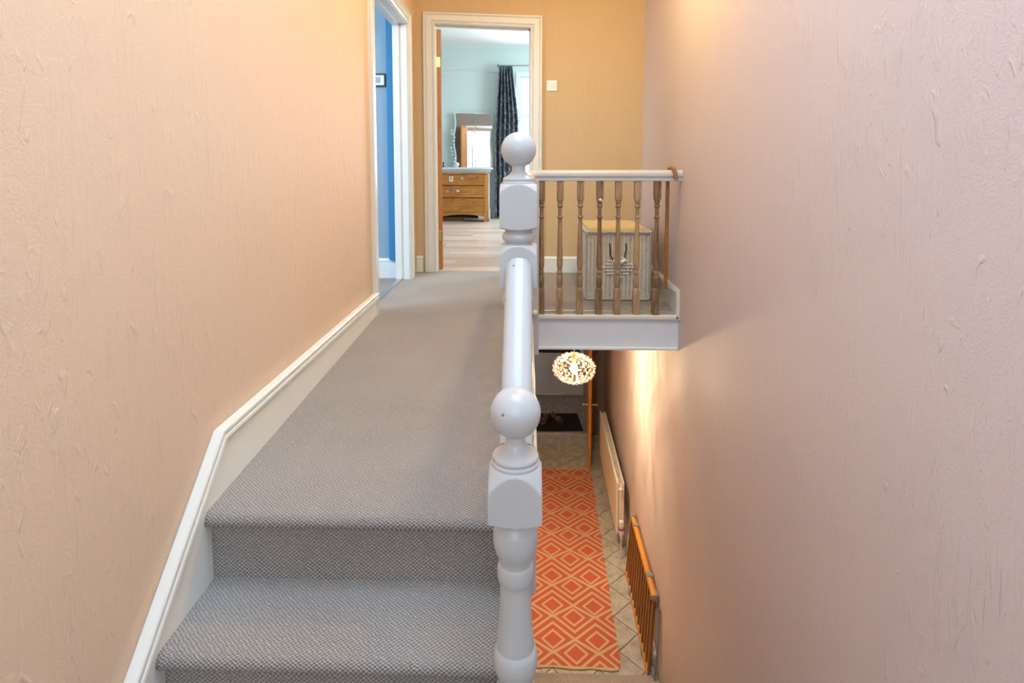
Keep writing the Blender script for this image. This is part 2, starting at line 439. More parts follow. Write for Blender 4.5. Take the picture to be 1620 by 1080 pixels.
mould = [(-.012, 0), (.010, 0), (.013, -.004), (.013, -.013), (.004, -.016), (.004, -.019), (.014, -.022), (.015, -.030), (.009, -.035), (.003, -.037), (.003, -.041), (.007, -.044), (.001, -.048), (-.012, -.048)]
bb = struct('baseboard_left', None or (lambda b: (prism(b, [(3.32, fz(3.3) - .04), (3.32, .132), (1.545, .132), (.75, -.632), (.75, -.80), (1.2, -.60), (1.56, -.18)], 0, 0, .02), b)[-1])(bmesh.new()), 'skirt', label='cream skirting board that turns down beside the steps')
# shear the board so it follows the wall
for v in bb.data.vertices: v.co.x += lx(v.co.y) + .001
bm = bmesh.new()
sweep(bm, [(lx(3.32) + .021, 3.32, .137), (lx(1.54) + .021, 1.54, .137), (lx(.75) + .021, .75, -.625)], mould)
obj('moulding', bm, 'skirt', bb)
def skirt(name, x0, y0, x1, y1, z0=0.0, h=.135, parent=None, mat='white'):
    v = Vector((x1 - x0, y1 - y0, 0)); L = v.length; t = .018
    bm = bmesh.new()
    prism(bm, [(0, z0 - .01), (t, z0 - .01), (t, z0 + h - .035), (t - .006, z0 + h - .030), (t + .002, z0 + h - .022), (t - .004, z0 + h - .008), (t - .010, z0 + h), (0, z0 + h)], 0, 0, L)
    o = obj(name, bm, mat, parent); o.location = (x0, y0, 0); o.rotation_euler = (0, 0, math.atan2(v.y, v.x))
    if not parent: o['kind'] = 'structure'
    return o
skirt('baseboard_back', .93, BY, .112, BY)
for v in bpy.data.objects['baseboard_back'].data.vertices: pass
skirt('baseboard_corner', OL - .115, BY, lx(4.7), BY)
skirt('baseboard_right', wx(3.385) + .001, 3.385, wx(BY) + .001, BY, h=.150)
bpy.data.objects['baseboard_right'].scale = (1, 1, 1)
o = obj('skirting_end', B(wx(3.385) - .020, 3.372, -.030, wx(3.385) + .003, 3.39, .152, bev=.002), 'white', bpy.data.objects['baseboard_right'])
o.matrix_parent_inverse = (Matrix.Translation(bpy.data.objects['baseboard_right'].location) @ bpy.data.objects['baseboard_right'].rotation_euler.to_matrix().to_4x4()).inverted()

# ---- architraves
def architrave(name, parent_label, pts_in, w, face_axis, face, out, tilt=(0, 0)):
    pass
aprof = [(0, 0), (0, .014), (.010, .020), (.022, .012), (.030, .022), (.070, .024), (.078, .017), (.085, .027), (.095, .027), (.100, .020), (.100, 0)]
def arch_mesh(a0, a1, ht, hr, z0, W=.1):
    """moulded frame in local coords: a across, z up, o out. a0<a1 inner edges; top height left ht, right hr"""
    bm = bmesh.new(); s = W / .1
    path = [(a0, z0, -1, 0), (a0, ht, -1, 1), (a1, hr, 1, 1), (a1, z0, 1, 0)]
    rings = [[(a + sx * p * s, z + sz * p * s, o) for p, o in aprof] for a, z, sx, sz in path]
    return rings
def arch_obj(name, rings, fn, mat='white', parent=None):
    bm = bmesh.new(); rr = [[bm.verts.new(fn(*q)) for q in r] for r in rings]; k = len(rr[0])
    for A, D in zip(rr, rr[1:]):
        for j in range(k): bm.faces.new((A[j], A[(j + 1) % k], D[(j + 1) % k], D[j]))
    bm.faces.new(rr[0]); bm.faces.new(rr[-1][::-1])
    return struct(name, bm, mat, parent)
rg = arch_mesh(OL, OR_, 2.058, 2.018, -.005, .095)
t1 = arch_obj('trim_1', rg, lambda a, z, o: (a, BY - o, z)); t1['label'] = 'cream moulded frame around the bedroom doorway'
bm = bmesh.new()
box(bm, OL - .02, BY, 0, OL + .004, BY + .10, 2.05); box(bm, OR_ - .004, BY, 0, OR_ + .02, BY + .10, 2.05); prism(bm, [(OL - .01, 2.056), (OR_ + .01, 2.016), (OR_ + .01, 2.08), (OL - .01, 2.08)], 1, BY - .001, BY + .101)
box(bm, OR_ - .016, BY + .035, 0, OR_ - .004, BY + .055, 2.03); prism(bm, [(OL, 2.044), (OR_, 2.004), (OR_, 2.02), (OL, 2.06)], 1, BY + .035, BY + .055)
obj('door_lining', bm, 'white', t1)
rg = arch_mesh(DY0, DY1, DH, DH, -.005, .09)
def lfn(a, z, o): return (lx(a) + o, a, z)
t2 = arch_obj('trim_2', rg, lfn); t2['label'] = 'cream moulded frame around the blue room doorway'
bm = bmesh.new()
def lin(y0, y1, z0, z1, d0=-.105, d1=.004): prism(bm, [(lx(y0) + d1, y0), (lx(y1) + d1, y1), (lx(y1) + d0, y1), (lx(y0) + d0, y0)], 2, z0, z1)
lin(DY0 - .02, DY0 + .006, 0, DH); lin(DY1 - .006, DY1 + .02, 0, DH); lin(DY0, DY1, DH - .008, DH + .02)
lin(DY1 - .018, DY1 - .004, 0, DH, -.105, -.055); lin(DY0, DY1, DH - .022, DH - .006, -.105, -.055)
obj('door_lining', bm, 'whitecool', t2)
bm = bmesh.new(); box(bm, lx(DY1) - .085, DY1 - .0075, .83, lx(DY1) - .060, DY1 - .004, .93)
obj('strike_plate', bm, 'chrome', t2)
bm = bmesh.new(); lin(DY0, DY1, -.012, .006, -.085, -.055)
obj('threshold_strip', bm, 'chrome', t2)

bm = bmesh.new(); lin(DY0, DY1, -.02, 0, -.058, .0005); obj('carpet_edge', bm, 'carpet', t2)
# ---- blue room
bm = bmesh.new(); box(bm, -4.0, 4.50, -.02, -1.045, 4.6, 2.6)
struct('wall_blue_room', bm, 'blue')
struct('wall_blue_strip', B(-1.105, 4.455, .145, -1.045, 4.50, 2.6), 'bluedeep')  # shallow strip added in a deeper blue than the wall beside it
struct('wall_blue_far', (lambda b: (box(b, -4.1, 1.2, -.02, -4.0, 4.5, 2.6), box(b, -4.0, 1.2, -.02, -1.05, 1.3, 2.6), b)[-1])(bmesh.new()), 'blue')
struct('ceiling_blue_room', B(-4.0, 1.2, 2.6, -1.04, 4.6, 2.7), 'ceil')
struct('floor_blue_room', B(-4.0, 1.2, -.05, lx(4) - .066, 4.5, -.004), 'carpet_room')
skirt('baseboard_blue', -1.04, 4.50, -3.9, 4.50, h=.155, mat='whitecool')
p = thing('picture_frame', 'small dark framed picture on the blue room wall', 'picture', (-1.205, 4.497, 1.563))
bm = bmesh.new()
for a in ((-.085, -.016, .040, .085, 0, .050), (-.085, -.016, -.050, .085, 0, -.040), (-.085, -.016, -.04, -.075, 0, .04), (.075, -.016, -.04, .085, 0, .04)): box(bm, *a)
obj('frame', bm, 's_black', p)
obj('mount', B(-.076, -.008, -.041, .076, 0, .041), 's_white', p)
bm = bmesh.new(); box(bm, -.045, -.0095, -.022, .045, -.008, .024)
obj('picture_print', bm, 's_blue', p)

# ---- bedroom
bx0, bx1, by1 = -3.2, 2.6, 10.0
WX0, WX1, WZ0, WZ1 = -.15, 1.5, .75, 2.45
bm = bmesh.new()
for a in ((bx0, by1, -.02, WX0, by1 + .1, CE), (WX1, by1, -.02, bx1, by1 + .1, CE), (WX0, by1, -.02, WX1, by1 + .1, WZ0), (WX0, by1, WZ1, WX1, by1 + .1, CE)): box(bm, *a)
struct('wall_bedroom_back', bm, 'mint', label='pale mint bedroom wall seen through the doorway')
struct('wall_bedroom_left', B(bx0 - .1, 4.86, -.02, bx0, by1, CE), 'mint')
bm = bmesh.new()
for a in ((bx1, 4.86, -.02, bx1 + .1, 6.7, CE), (bx1, 8.5, -.02, bx1 + .1, by1, CE), (bx1, 6.7, -.02, bx1 + .1, 8.5, .8), (bx1, 6.7, 2.7, bx1 + .1, 8.5, CE)): box(bm, *a)
struct('wall_bedroom_right', bm, 'mint')
bm = bmesh.new(); box(bm, bx0, BY + .09, -.02, -1.03, BY + .10, CE); box(bm, 1.0, BY + .09, -.02, bx1, BY + .10, CE)
struct('wall_bedroom_near_sides', bm, 'brownwall')
struct('ceiling_bedroom', B(bx0, BY + .1, CE, bx1, by1, CE + .1), 'ceil')
bm = bmesh.new(); prism(bm, [(by1, CE), (by1 - .12, CE), (by1 - .08, CE - .04), (by1 - .03, CE - .08), (by1, CE - .13)], 0, bx0, bx1)
struct('trim_3', bm, 'mint')
bm = bmesh.new(); prism(bm, [(by1, 2.545), (by1 - .025, 2.540), (by1 - .015, 2.525), (by1, 2.515)], 0, bx0, WX0 - .3)
struct('trim_4', bm, 'whitecool', label='thin picture rail across the mint bedroom wall')
fb = struct('floor_bedroom', B(bx0, BY + .03, -.06, bx1, by1, -.016), 'grout', label='pinkish laminate floor of the bedroom')
pw, pl = .19, 1.28
me = bpy.data.meshes.new('plank'); b2 = B(0, 0, -.014, pl - .002, pw - .002, -.001, bev=.0012); b2.to_mesh(me); b2.free(); me.materials.append(M['laminate'])
j = 0; y = BY + .05
while y < by1 - .05:
    off = (j * .47) % pl; x = -2.3 - off
    while x < 1.3:
        o = obj('plank', me, None, fb); o.location = (x, y, 0); x += pl
    y += pw; j += 1
skirt('baseboard_bedroom', WX0 + 1.4, by1, -.62, by1, h=.17, mat='whitecool')
# window with panes
w2 = struct('window_2', B(WX0 - .07, by1 - .03, WZ0 - .05, WX1 + .07, by1 + .08, WZ0, bev=.004), 'whitecool', label='bright white framed bedroom window')
bm = bmesh.new()
for a in ((WX0 - .07, by1 - .015, WZ0, WX0, by1 + .02, WZ1 + .07), (WX1, by1 - .015, WZ0, WX1 + .07, by1 + .02, WZ1 + .07), (WX0, by1 - .015, WZ1, WX1, by1 + .02, WZ1 + .07)): box(bm, *a)
obj('window_casing', bm, 'whitecool', w2)
for k in range(2):
    a = WX0 + k * (WX1 - WX0) / 2; b_ = a + (WX1 - WX0) / 2
    for z0, z1 in ((WZ0, 1.78), (1.78, WZ1)):
        bm = bmesh.new(); f = .045
        for q in ((a, by1 + .02, z0, b_, by1 + .06, z0 + f), (a, by1 + .02, z1 - f, b_, by1 + .06, z1), (a, by1 + .02, z0 + f, a + f, by1 + .06, z1 - f), (b_ - f, by1 + .02, z0 + f, b_, by1 + .06, z1 - f)): box(bm, *q)
        s_ = obj('sash', bm, 'whitecool', w2)
        obj('pane', B(a + f, by1 + .038, z0 + f, b_ - f, by1 + .042, z1 - f), 'pane', s_)
# curtain and pole
cp = thing('curtain_pole', 'dark metal curtain pole over the bedroom window', 'curtain pole', (0, 0, 0))
obj('pole', tube(bmesh.new(), [(-.50, 9.86, 2.615), (1.7, 9.86, 2.60)], .012), 'greyplastic', cp, smooth=True)
obj('finial', ball(bmesh.new(), (-.515, 9.86, 2.615), .028), 'greyplastic', cp, smooth=True)
obj('bracket', B(-.475, 9.86, 2.59, -.455, 10.0, 2.605), 'greyplastic', cp)
bm = bmesh.new(); nz, nx = 26, 90; grid = []
for i in range(nz + 1):
    z = 2.60 - 2.575 * i / nz; row = []
    tt = i / nz; g = min(1, tt / .05)
    wl = -.505 - .075 * min(1, tt * 2.2) + .0 * tt; wr = -.275 + .115 * min(1, tt * 3)
    for k in range(nx + 1):
        s_ = k / nx; amp = (.018 + .030 * g) * (1 + .25 * math.sin(5 * s_ + 2 * tt))
        ph = s_ * 2 * PI * 5.5 + .5 * math.sin(3 * tt)
        row.append(bm.verts.new((wl + (wr - wl) * s_ + .008 * math.sin(ph * 2), 9.84 - amp * math.sin(ph) - (.02 if tt < .04 else 0), z)))
    grid.append(row)
for A, D in zip(grid, grid[1:]):
    for k in range(nx): bm.faces.new((A[k], A[k + 1], D[k + 1], D[k]))
o = obj('curtain', bm, 'curtain', None, smooth=80); md = o.modifiers.new('s', 'SOLIDIFY'); md.thickness = .006
tag(o, 'long dark grey patterned curtain hanging beside the bedroom window', 'curtain')
# fireplace surround
fp = thing('fireplace_surround', 'white painted fireplace surround behind the pine chest of drawers', 'fireplace', (-1.35, 10.0, 0))
bm = bmesh.new(); box(bm, -.78, -.24, .845, .74, 0, .885, bev=.006); box(bm, -.74, -.21, .815, .70, 0, .845, bev=.004)
obj('mantel_shelf', bm, 'whitecool', fp)
bm = bmesh.new()
for k in range(48): box(bm, -.72 + k * .030, -.195, .795, -.72 + k * .030 + .016, -.17, .815)
o = obj('dentil_row', bm, 'whitecool', fp); o['kind'] = 'stuff'
obj('frieze', B(-.70, -.17, .62, .68, 0, .815), 'whitecool', fp)
for s_ in (0, 1):
    x0 = -.70 + s_ * 1.19
    bm = bmesh.new(); box(bm, x0, -.17, .17, x0 + .19, 0, .62); box(bm, x0 + .02, -.178, .2, x0 + .045, -.17, .6); box(bm, x0 + .145, -.178, .2, x0 + .17, -.17, .6)
    pil_ = obj('pilaster', bm, 'whitecool', fp)
    obj('plinth', B(x0 - .01, -.19, -.0, x0 + .20, 0, .17, bev=.008), 'whitecool', pil_)
obj('firebox', B(-.51, -.06, 0, .49, -.0, .62), 's_black', fp)
# chest of drawers
dx0, dx1, dy0, dy1, dh = -1.46, -.675, 9.18, 9.60, .80
ch = thing('chest_of_drawers', 'orange pine chest of three drawers dotted with stickers', 'chest of drawers', ((dx0 + dx1) / 2, dy0, 0))
w_ = (dx1 - dx0) / 2
obj('top_board', B(-w_ - .015, -.015, dh - .022, w_ + .015, .42, dh, bev=.004), 'pine', ch)
for s_ in (-1, 1):
    for y_ in (0, .38): obj('corner_post', B(s_ * w_ - (.045 if s_ > 0 else 0), y_, 0, s_ * w_ + (.045 if s_ < 0 else 0), y_ + .04, dh - .022), 'pine_v', ch)
bm = bmesh.new(); box(bm, -w_ + .01, .01, .14, -w_ + .03, .4, dh - .03); box(bm, w_ - .03, .01, .14, w_ - .01, .4, dh - .03); box(bm, -w_ + .02, .39, .1, w_ - .02, .405, dh - .03)
obj('side_panel', bm, 'pine', ch)
bm = bmesh.new(); n = 16
pts = [(-w_ + .045, .155)] + [(w_ - .045, .155)] + [(w_ - .045 - (2 * w_ - .09) * k / n, .085 + .035 * math.sin(PI * k / n)) for k in range(n + 1)]
prism(bm, pts, 1, .006, .024)
obj('apron', bm, 'pine', ch)
dz = [(.160, .385), (.397, .585), (.597, .772)]
drawers = []
for z0, z1 in dz:
    drawers.append(obj('drawer', B(-w_ + .048, .004, z0, w_ - .048, .38, z1, bev=.003), 'pine', ch))
def px2(px_, py_):                                # position on the drawer front, relative to chest
    return ((px_ - 836) * dy0 / 900 - (dx0 + dx1) / 2, EYE - (py_ - 265) * dy0 / 900)
def decal(px_, py_, w, h, mat, par, rot=0, shape='rect'):
    x, z = px2(px_, py_); bm = bmesh.new()
    P = [(-w / 2, -h / 2), (w / 2, -h / 2), (w / 2, h / 2), (-w / 2, h / 2)] if shape == 'rect' else [(w / 2 * math.cos(a * PI / 5), h / 2 * math.sin(a * PI / 5)) for a in range(10)]
    P = [(x + a * math.cos(rot) - b * math.sin(rot), z + a * math.sin(rot) + b * math.cos(rot)) for a, b in P]
    prism(bm, P, 1, .0022, .0042); return obj('sticker', bm, mat, par)
decal(713.5, 283, .060, .082, 's_white', drawers[2])
x, z = px2(713.5, 283)
t = bpy.data.curves.new('letter', 'FONT'); t.body = 'B'; t.size = .095; t.extrude = .0008; t.align_x = 'CENTER'; t.align_y = 'CENTER'
lo = bpy.data.objects.new('tmp', t); C.objects.link(lo); bpy.context.view_layer.update()
me = bpy.data.meshes.new_from_object(lo.evaluated_get(bpy.context.evaluated_depsgraph_get())); bpy.data.objects.remove(lo)
me.transform(Matrix.Translation((x, .0012, z)) @ Matrix.Rotation(R(90), 4, 'X') @ Matrix.Scale(.85, 4))
me.materials.clear(); obj('letter', me, 's_black', drawers[2])
decal(731, 282, .040, .045, 's_blue', drawers[2], .3, 'o'); decal(755, 279, .030, .035, 's_red', drawers[2], .2, 'o')
decal(713, 299, .085, .020, 's_purple', drawers[1], .8); decal(708, 303, .03, .03, 's_blue', drawers[1], 0, 'o')
decal(724, 302, .05, .018, 's_white', drawers[1], -.3); decal(716, 315, .05, .02, 's_red', drawers[0], -.1)
bx = thing('storage_box', 'dark shallow box pushed under the pine chest of drawers', 'box', (-1.12, 9.30, 0))
obj('box_body', B(-.32, -.02, 0, .04, .22, .07, bev=.004), 'tan', bx); obj('box_lid', B(-.33, -.03, .055, .05, .23, .075, bev=.003), 'dark', bx)
o = obj('folded_board', B(-.22, -.03, 0, .16, .16, .012), 'dark'); o.location = (-.80, 9.26, .002); o.rotation_euler = (0, 0, .12)
tag(o, 'thin dark board lying flat under the pine chest', 'board')
# wavy mirrors leaning on the mantel
def wavy(x0, x1, z0, z1, y0, y1, amp, ph, frame):
    L, Rr = [], []; n = 28
    for i in range(n + 1):
        t_ = i / n; z = z0 + (z1 - z0) * t_; L.append((x0 + amp * math.sin(2 * PI * t_ * 1.5 + ph), z)); Rr.append((x1 + amp * math.sin(2 * PI * t_ * 1.5 + ph), z))
    bm = bmesh.new(); prism(bm, L + Rr[::-1], 1, y0, y1); return bm
mr = thing('wall_mirror', 'frameless wavy edged mirror standing on the white mantel', 'mirror', (-.965, 9.93, .886), R(-4.6))
mr.rotation_euler = (R(-.6), 0, R(4.9))
obj('left_pane', wavy(-.30, .02, 0, .93, -.006, 0, .018, 0, 0), 'mirror', mr)
obj('right_pane', wavy(.03, .315, 0, .92, -.010, -.002, .022, .4, 0), 'mirror', mr)
ba = wavy(-.33, .345, -.0, .945, .001, .008, .018, 0, 0)
obj('backing', ba, 'mint', mr)
o = thing('fairy_light_garland', 'pale string of small lights hanging left of the wavy mirror', 'string lights', (-1.31, 9.90, .89))
pts = [(.03 * math.sin(i * .55), .0, .03 + i * .030) for i in range(21)]
obj('cord', tube(bmesh.new(), pts, .005, 6), 's_blue', o, smooth=True)
for i, p_ in enumerate(pts):
    if i % 2 == 0: obj('small_light', ball(bmesh.new(), (p_[0] + .012 * (-1) ** (i // 2), -.01, p_[2]), .016, 1), 's_white', o, smooth=True)
o = thing('glass_ornament', 'small clear glass ornament on the mantel left of the mirror', 'ornament', (-1.235, 9.82, .886))
lathe_p = smooth_prof([(.001, .085), (.03, .075), (.038, .045), (.022, .018), (.014, .010), (.026, .0)], 3)
obj('bowl', lathe(bmesh.new(), lathe_p, seg=16), 's_white', o, smooth=True)
o = obj('candle_holder', lathe(bmesh.new(), smooth_prof([(.004, .09), (.018, .08), (.008, .05), (.02, .01), (.022, 0)], 3), seg=14), 's_black', None, smooth=True)
o.location = (-1.475, 9.84, .886); tag(o, 'small dark candle holder at the left end of the mantel', 'candle holder')

# bedroom door leaf, seen edge on
d1 = struct('door_1', B(0, 0, .006, .036, .74, 2.035, bev=.002), 'pine_v', label='orange pine bedroom door standing open, seen edge on')
d1.location = (OL + .004, BY + .085, 0); d1.rotation_euler = (0, 0, R(14))
bm = bmesh.new()
for x_ in (-.003, .036):
    for z0, z1 in ((.2, .85), (1.05, 1.85)):
        for y0, y1 in ((.10, .34), (.41, .65)): box(bm, x_, y0, z0, x_ + .003, y1, z1, bev=.001)
obj('panel', bm, 'pine_v', d1)
for z in (1.72, .25):
    hg = obj('hinge', B(-.004, -.012, z, .026, .0, z + .085, bev=.001), 'brass', d1)
    bm = bmesh.new()
    for zz in (.015, .042, .07): lathe(bm, [(.004, .0), (.004, -.002)], 0, 0, 0, 8)
    bm.free()
    obj('hinge_pin', tube(bmesh.new(), [(-.004, -.008, z - .003), (-.004, -.008, z + .088)], .006, 8), 'brass', hg)

# light switch
sw = thing('light_switch', 'cream double rocker switch on the golden back wall', 'light switch', (.192, BY, 1.552))
obj('face_plate', B(-.043, -.010, -.043, .043, 0, .043, bev=.003), 'plastic', sw)
for s_ in (-.013, .013): obj('rocker', B(s_ - .006, -.014, -.012, s_ + .006, -.009, .012, bev=.001), 'white', sw)
for s_ in (-.032, .032):
    bm = bmesh.new(); lathe(bm, [(.003, .0), (.003, -.002)], seg=10)
    o = obj('screw', bm, 'chrome', sw); o.location = (s_, -.010, 0); o.rotation_euler = (R(90), 0, 0)

# ------------------------------------------------------------------ stairwell edge boards
t5 = struct('trim_5', None or (lambda b: (box(b, SE, 3.395, -.213, wx(3.4) + .0, 3.415, -.026), b)[-1])(bmesh.new()), 'whitecool', label='white painted fascia board under the far balustrade')
obj('fascia_bead', B(SE, 3.385, -.222, wx(3.4), 3.42, -.205, bev=.005), 'whitecool', t5)
obj('nosing', B(SE - .02, 3.372, -.030, wx(3.4), 3.452, -.004, bev=.007), 'white', t5)
obj('carpet_bar', B(SE, 3.452, -.006, wx(3.4), 3.468, .006, bev=.003), 'chrome', t5)
t6 = struct('trim_6', B(SE - .022, 1.53, -.24, SE, 3.40, -.055), 'whitecool')
obj('nosing', B(SE - .028, 1.53, -.052, SE + .018, 3.38, -.028, bev=.006), 'white', t6)

# ------------------------------------------------------------------ newels
def newel_profile(r, s, spec):
    pass
def blk(top, bot, s, rt, rb, h=.024):
    """circle radii that swell past the square's corner: lamb's tongue shoulders"""
    out = []; n = 14
    for k in range(n + 1):
        t_ = k / n; out.append((rt + (s * 1.43 - rt) * t_ ** .8, top - h * t_))
    for k in range(1, 6): out.append((s * 1.43, top - h + (bot + .008 - top + h) * k / 5))
    for k in range(1, 6):
        t_ = k / 5; out.append((s * 1.43 - (s * 1.43 - rb) * t_, bot + .008 * (1 - t_)))
    return out
def ball_prof(r, zneck, rn):
    out = []; a0 = math.asin(min(1, rn / r * 1.05))
    for k in range(17):
        a = .02 + (PI - a0 - .02) * k / 16; out.append((r * math.sin(a), r * math.cos(a)))
    return out
def post(name, label, x, y, zc, prof, s, group='white ball topped newel posts'):
    e = thing(name, label, 'newel post', (x, y, zc), 0)
    fin = [p for p in prof['finial']]
    obj('finial', lathe(bmesh.new(), fin, seg=48), 'newel', e, smooth=35)
    obj('post_body', lathe(bmesh.new(), prof['body'], seg=128, sq=s), 'newel', e, smooth=24)
    return e
s = .050
fin = ball_prof(.048, -.052, .019) + [(.0185, -.053), (.020, -.060), (.026, -.070), (.036, -.078), (.043, -.081), (.0445, -.085), (.043, -.090), (.046, -.094), (.046, -.101)]
body = [(.030, -.098)] + blk(-.099, -.201, s, .046, .045, .040) + smooth_prof([(.036, -.203), (.033, -.212), (.034, -.218), (.041, -.228), (.0435, -.243), (.042, -.262), (.036, -.280), (.0315, -.290)], 3) \
    + smooth_prof([(.0305, -.298), (.034, -.302), (.0355, -.314), (.0345, -.328), (.031, -.338), (.0300, -.350), (.0305, -.38), (.0335, -.43), (.0365, -.470)], 3) \
    + smooth_prof([(.0415, -.478), (.0435, -.490), (.0425, -.51), (.037, -.525), (.033, -.545), (.041, -.565), (.042, -.585), (.038, -.60)], 3) + blk(-.605, -1.07, s, .045, .045)
post('newel_post', 'nearest white newel post with chipped ball finial beside the steps', -.0235, 1.05, .416, dict(finial=fin, body=body), s)
s = .0475
fin = ball_prof(.0455, -.052, .017) + [(.017, -.050), (.018, -.056), (.024, -.063), (.034, -.070), (.040, -.073), (.0415, -.077), (.040, -.081), (.043, -.084), (.043, -.089)]
body = [(.03, -.088)] + blk(-.087, -.205, s, .045, .043, .022) + smooth_prof([(.036, -.207), (.034, -.210), (.041, -.216), (.0435, -.224), (.041, -.233), (.034, -.240), (.034, -.243)], 3) \
    + blk(-.244, -.358, s, .046, .043, .026) + smooth_prof([(.036, -.360), (.033, -.37), (.041, -.385), (.042, -.40), (.034, -.42), (.033, -.43), (.036, -.44), (.034, -.46), (.030, -.50), (.033, -.62), (.038, -.74), (.043, -.76), (.04, -.78)], 3) \
    + blk(-.80, -1.18, s, .045, .044) + smooth_prof([(.03, -1.185), (.036, -1.20), (.036, -1.225), (.026, -1.25), (.018, -1.262), (.003, -1.275)], 3)
post('newel_post', 'farther white ball topped newel post where stair rail and landing rail meet', -.0255, 1.475, .926, dict(finial=fin, body=body), s)

# corner post behind, mostly hidden
e = thing('newel_post', 'plain white corner post at the left end of the far balustrade', 'newel post', (.030, 3.405, 0))
obj('post_body', B(-.034, -.034, -.25, .034, .034, .812, bev=.004), 'newel', e)
obj('base_knob', ball(bmesh.new(), (.012, -.046, .012), .017), 'plastic', e, smooth=True)

# rails
def rail_mesh(p0, p1, w=.062, h=.062):
    """profile: rounded bread-loaf top over a narrower base"""
    p0 = Vector(p0); p1 = Vector(p1); d = (p1 - p0).normalized(); sd = d.cross(Vector((0, 0, 1))).normalized(); up = sd.cross(d)
    prof = [(-.30, -1), (-.40, -.97), (-.42, -.80), (-.34, -.74), (-.36, -.66), (-.47, -.58), (-.50, -.44), (-.49, -.26), (-.42, -.12), (-.28, -.03), (-.12, 0)]
    prof = prof + [(-a, b) for a, b in prof[::-1]]
    bm = bmesh.new(); rr = [[bm.verts.new(p + sd * a * w + up * b * h) for a, b in prof] for p in (p0, p1)]
    k = len(prof)
    for j in range(k): bm.faces.new((rr[0][j], rr[0][(j + 1) % k], rr[1][(j + 1) % k], rr[1][j]))
    bm.faces.new(rr[0]); bm.faces.new(rr[1][::-1]); return bm
def baluster_mesh(h=.80):
    b = bmesh.new(); s = .0195
    pf = [(s * 1.43, .80), (s * 1.43, .700), (.0195, .683), (.0145, .682), (.0155, .676), (.0175, .670), (.013, .666), (.0125, .662), (.013, .660), (.0165, .655), (.018, .650), (.016, .645), (.0115, .641), (.0110, .615), (.0115, .595), (.0165, .589), (.0175, .585), (.0165, .581), (.0115, .577),
          (.0120, .55), (.0155, .42), (.0180, .31), (.0175, .290), (.0135, .270), (.0125, .263), (.0165, .256), (.0175, .248), (.0165, .240), (.0145, .237), (.0185, .225), (.0190, .20), (.0165, .165), (.0145, .160), (.0145, .157), (.0180, .153), (.0195, .150), (s * 1.43, .130), (s * 1.43, -.006)]
    k = h / .80
    lathe(b, [(r, z * k) for r, z in pf], seg=32, sq=s)
    me = bpy.data.meshes.new('baluster'); b.to_mesh(me); b.free(); me.materials.append(M['baluster'])
    for p_ in me.polygons: p_.use_smooth = True
    me.set_sharp_from_angle(angle=R(35)); return me
bal_me = baluster_mesh()
rl = thing('balustrade', 'far landing balustrade of bare oak balusters under a white rail', 'balustrade', (0, 0, 0))
obj('handrail', rail_mesh((.004, 3.405, .866), (wx(3.4) + .0, 3.405, .866), .068, .066), 'newel', rl, smooth=40)
for x in (.079, .190, .311, .426, .537, .650, .766):
    o = obj('baluster', bal_me, None, rl); o.location = (x, 3.405, .0); o.rotation_euler = (0, 0, 0)
bm = bmesh.new(); ball(bm, (.426, 3.382, .690), .010, 1, (1.3, .5, .8)); ball(bm, (.434, 3.384, .683), .006, 1)
obj('paint_blob', bm, 'white', rl, smooth=True)
r2 = thing('balustrade', 'landing balustrade running away behind the two ball newels', 'balustrade', (0, 0, 0))
obj('handrail', rail_mesh((-.022, 1.50, .835), (.012, 3.39, .85), .058, .058), 'newel', r2, smooth=40)
for k in range(15):
    y = 1.63 + k * .115
    o = obj('baluster', bal_me, None, r2); o.location = (-.018 + .0 * y, y, fz(y) - .028 + .012); o.scale = (1, 1, .985 + .004 * (k % 2)); o.location.z = -.03
hr = thing('stair_handrail', 'short sloping white handrail between the two ball topped newels', 'handrail', (0, 0, 0))
obj('rail', rail_mesh((-.024, 1.09, .338), (-.024, 1.432, .656), .068, .085), 'newel', hr, smooth=40)
for y in (1.20, 1.32):
    z0 = -.36 + (y - 1.0) * .72; h = .338 + (y - 1.09) * .93 - .09 - z0
    o = obj('baluster', bal_me, None, hr); o.location = (-.024, y, z0); o.scale = (1, 1, h / .80)

# walking stick hooked over the far rail
bm = bmesh.new()
pts = [(.838, 3.452, .138 + .72 * k / 8) for k in range(9)]
for k in range(1, 11):
    a = PI * k / 10; pts.append((.838 + .018 * k / 10, 3.405 + .047 * math.cos(a), .858 + .022 * math.sin(a) ))
pts += [(.860, 3.356, .835), (.862, 3.355, .808)]
tube(bm, pts, .0115, 12)
o = obj('walking_stick', bm, 'cane', None, smooth=60); tag(o, 'brown wooden walking stick hooked over the far white rail by the wall', 'walking stick')

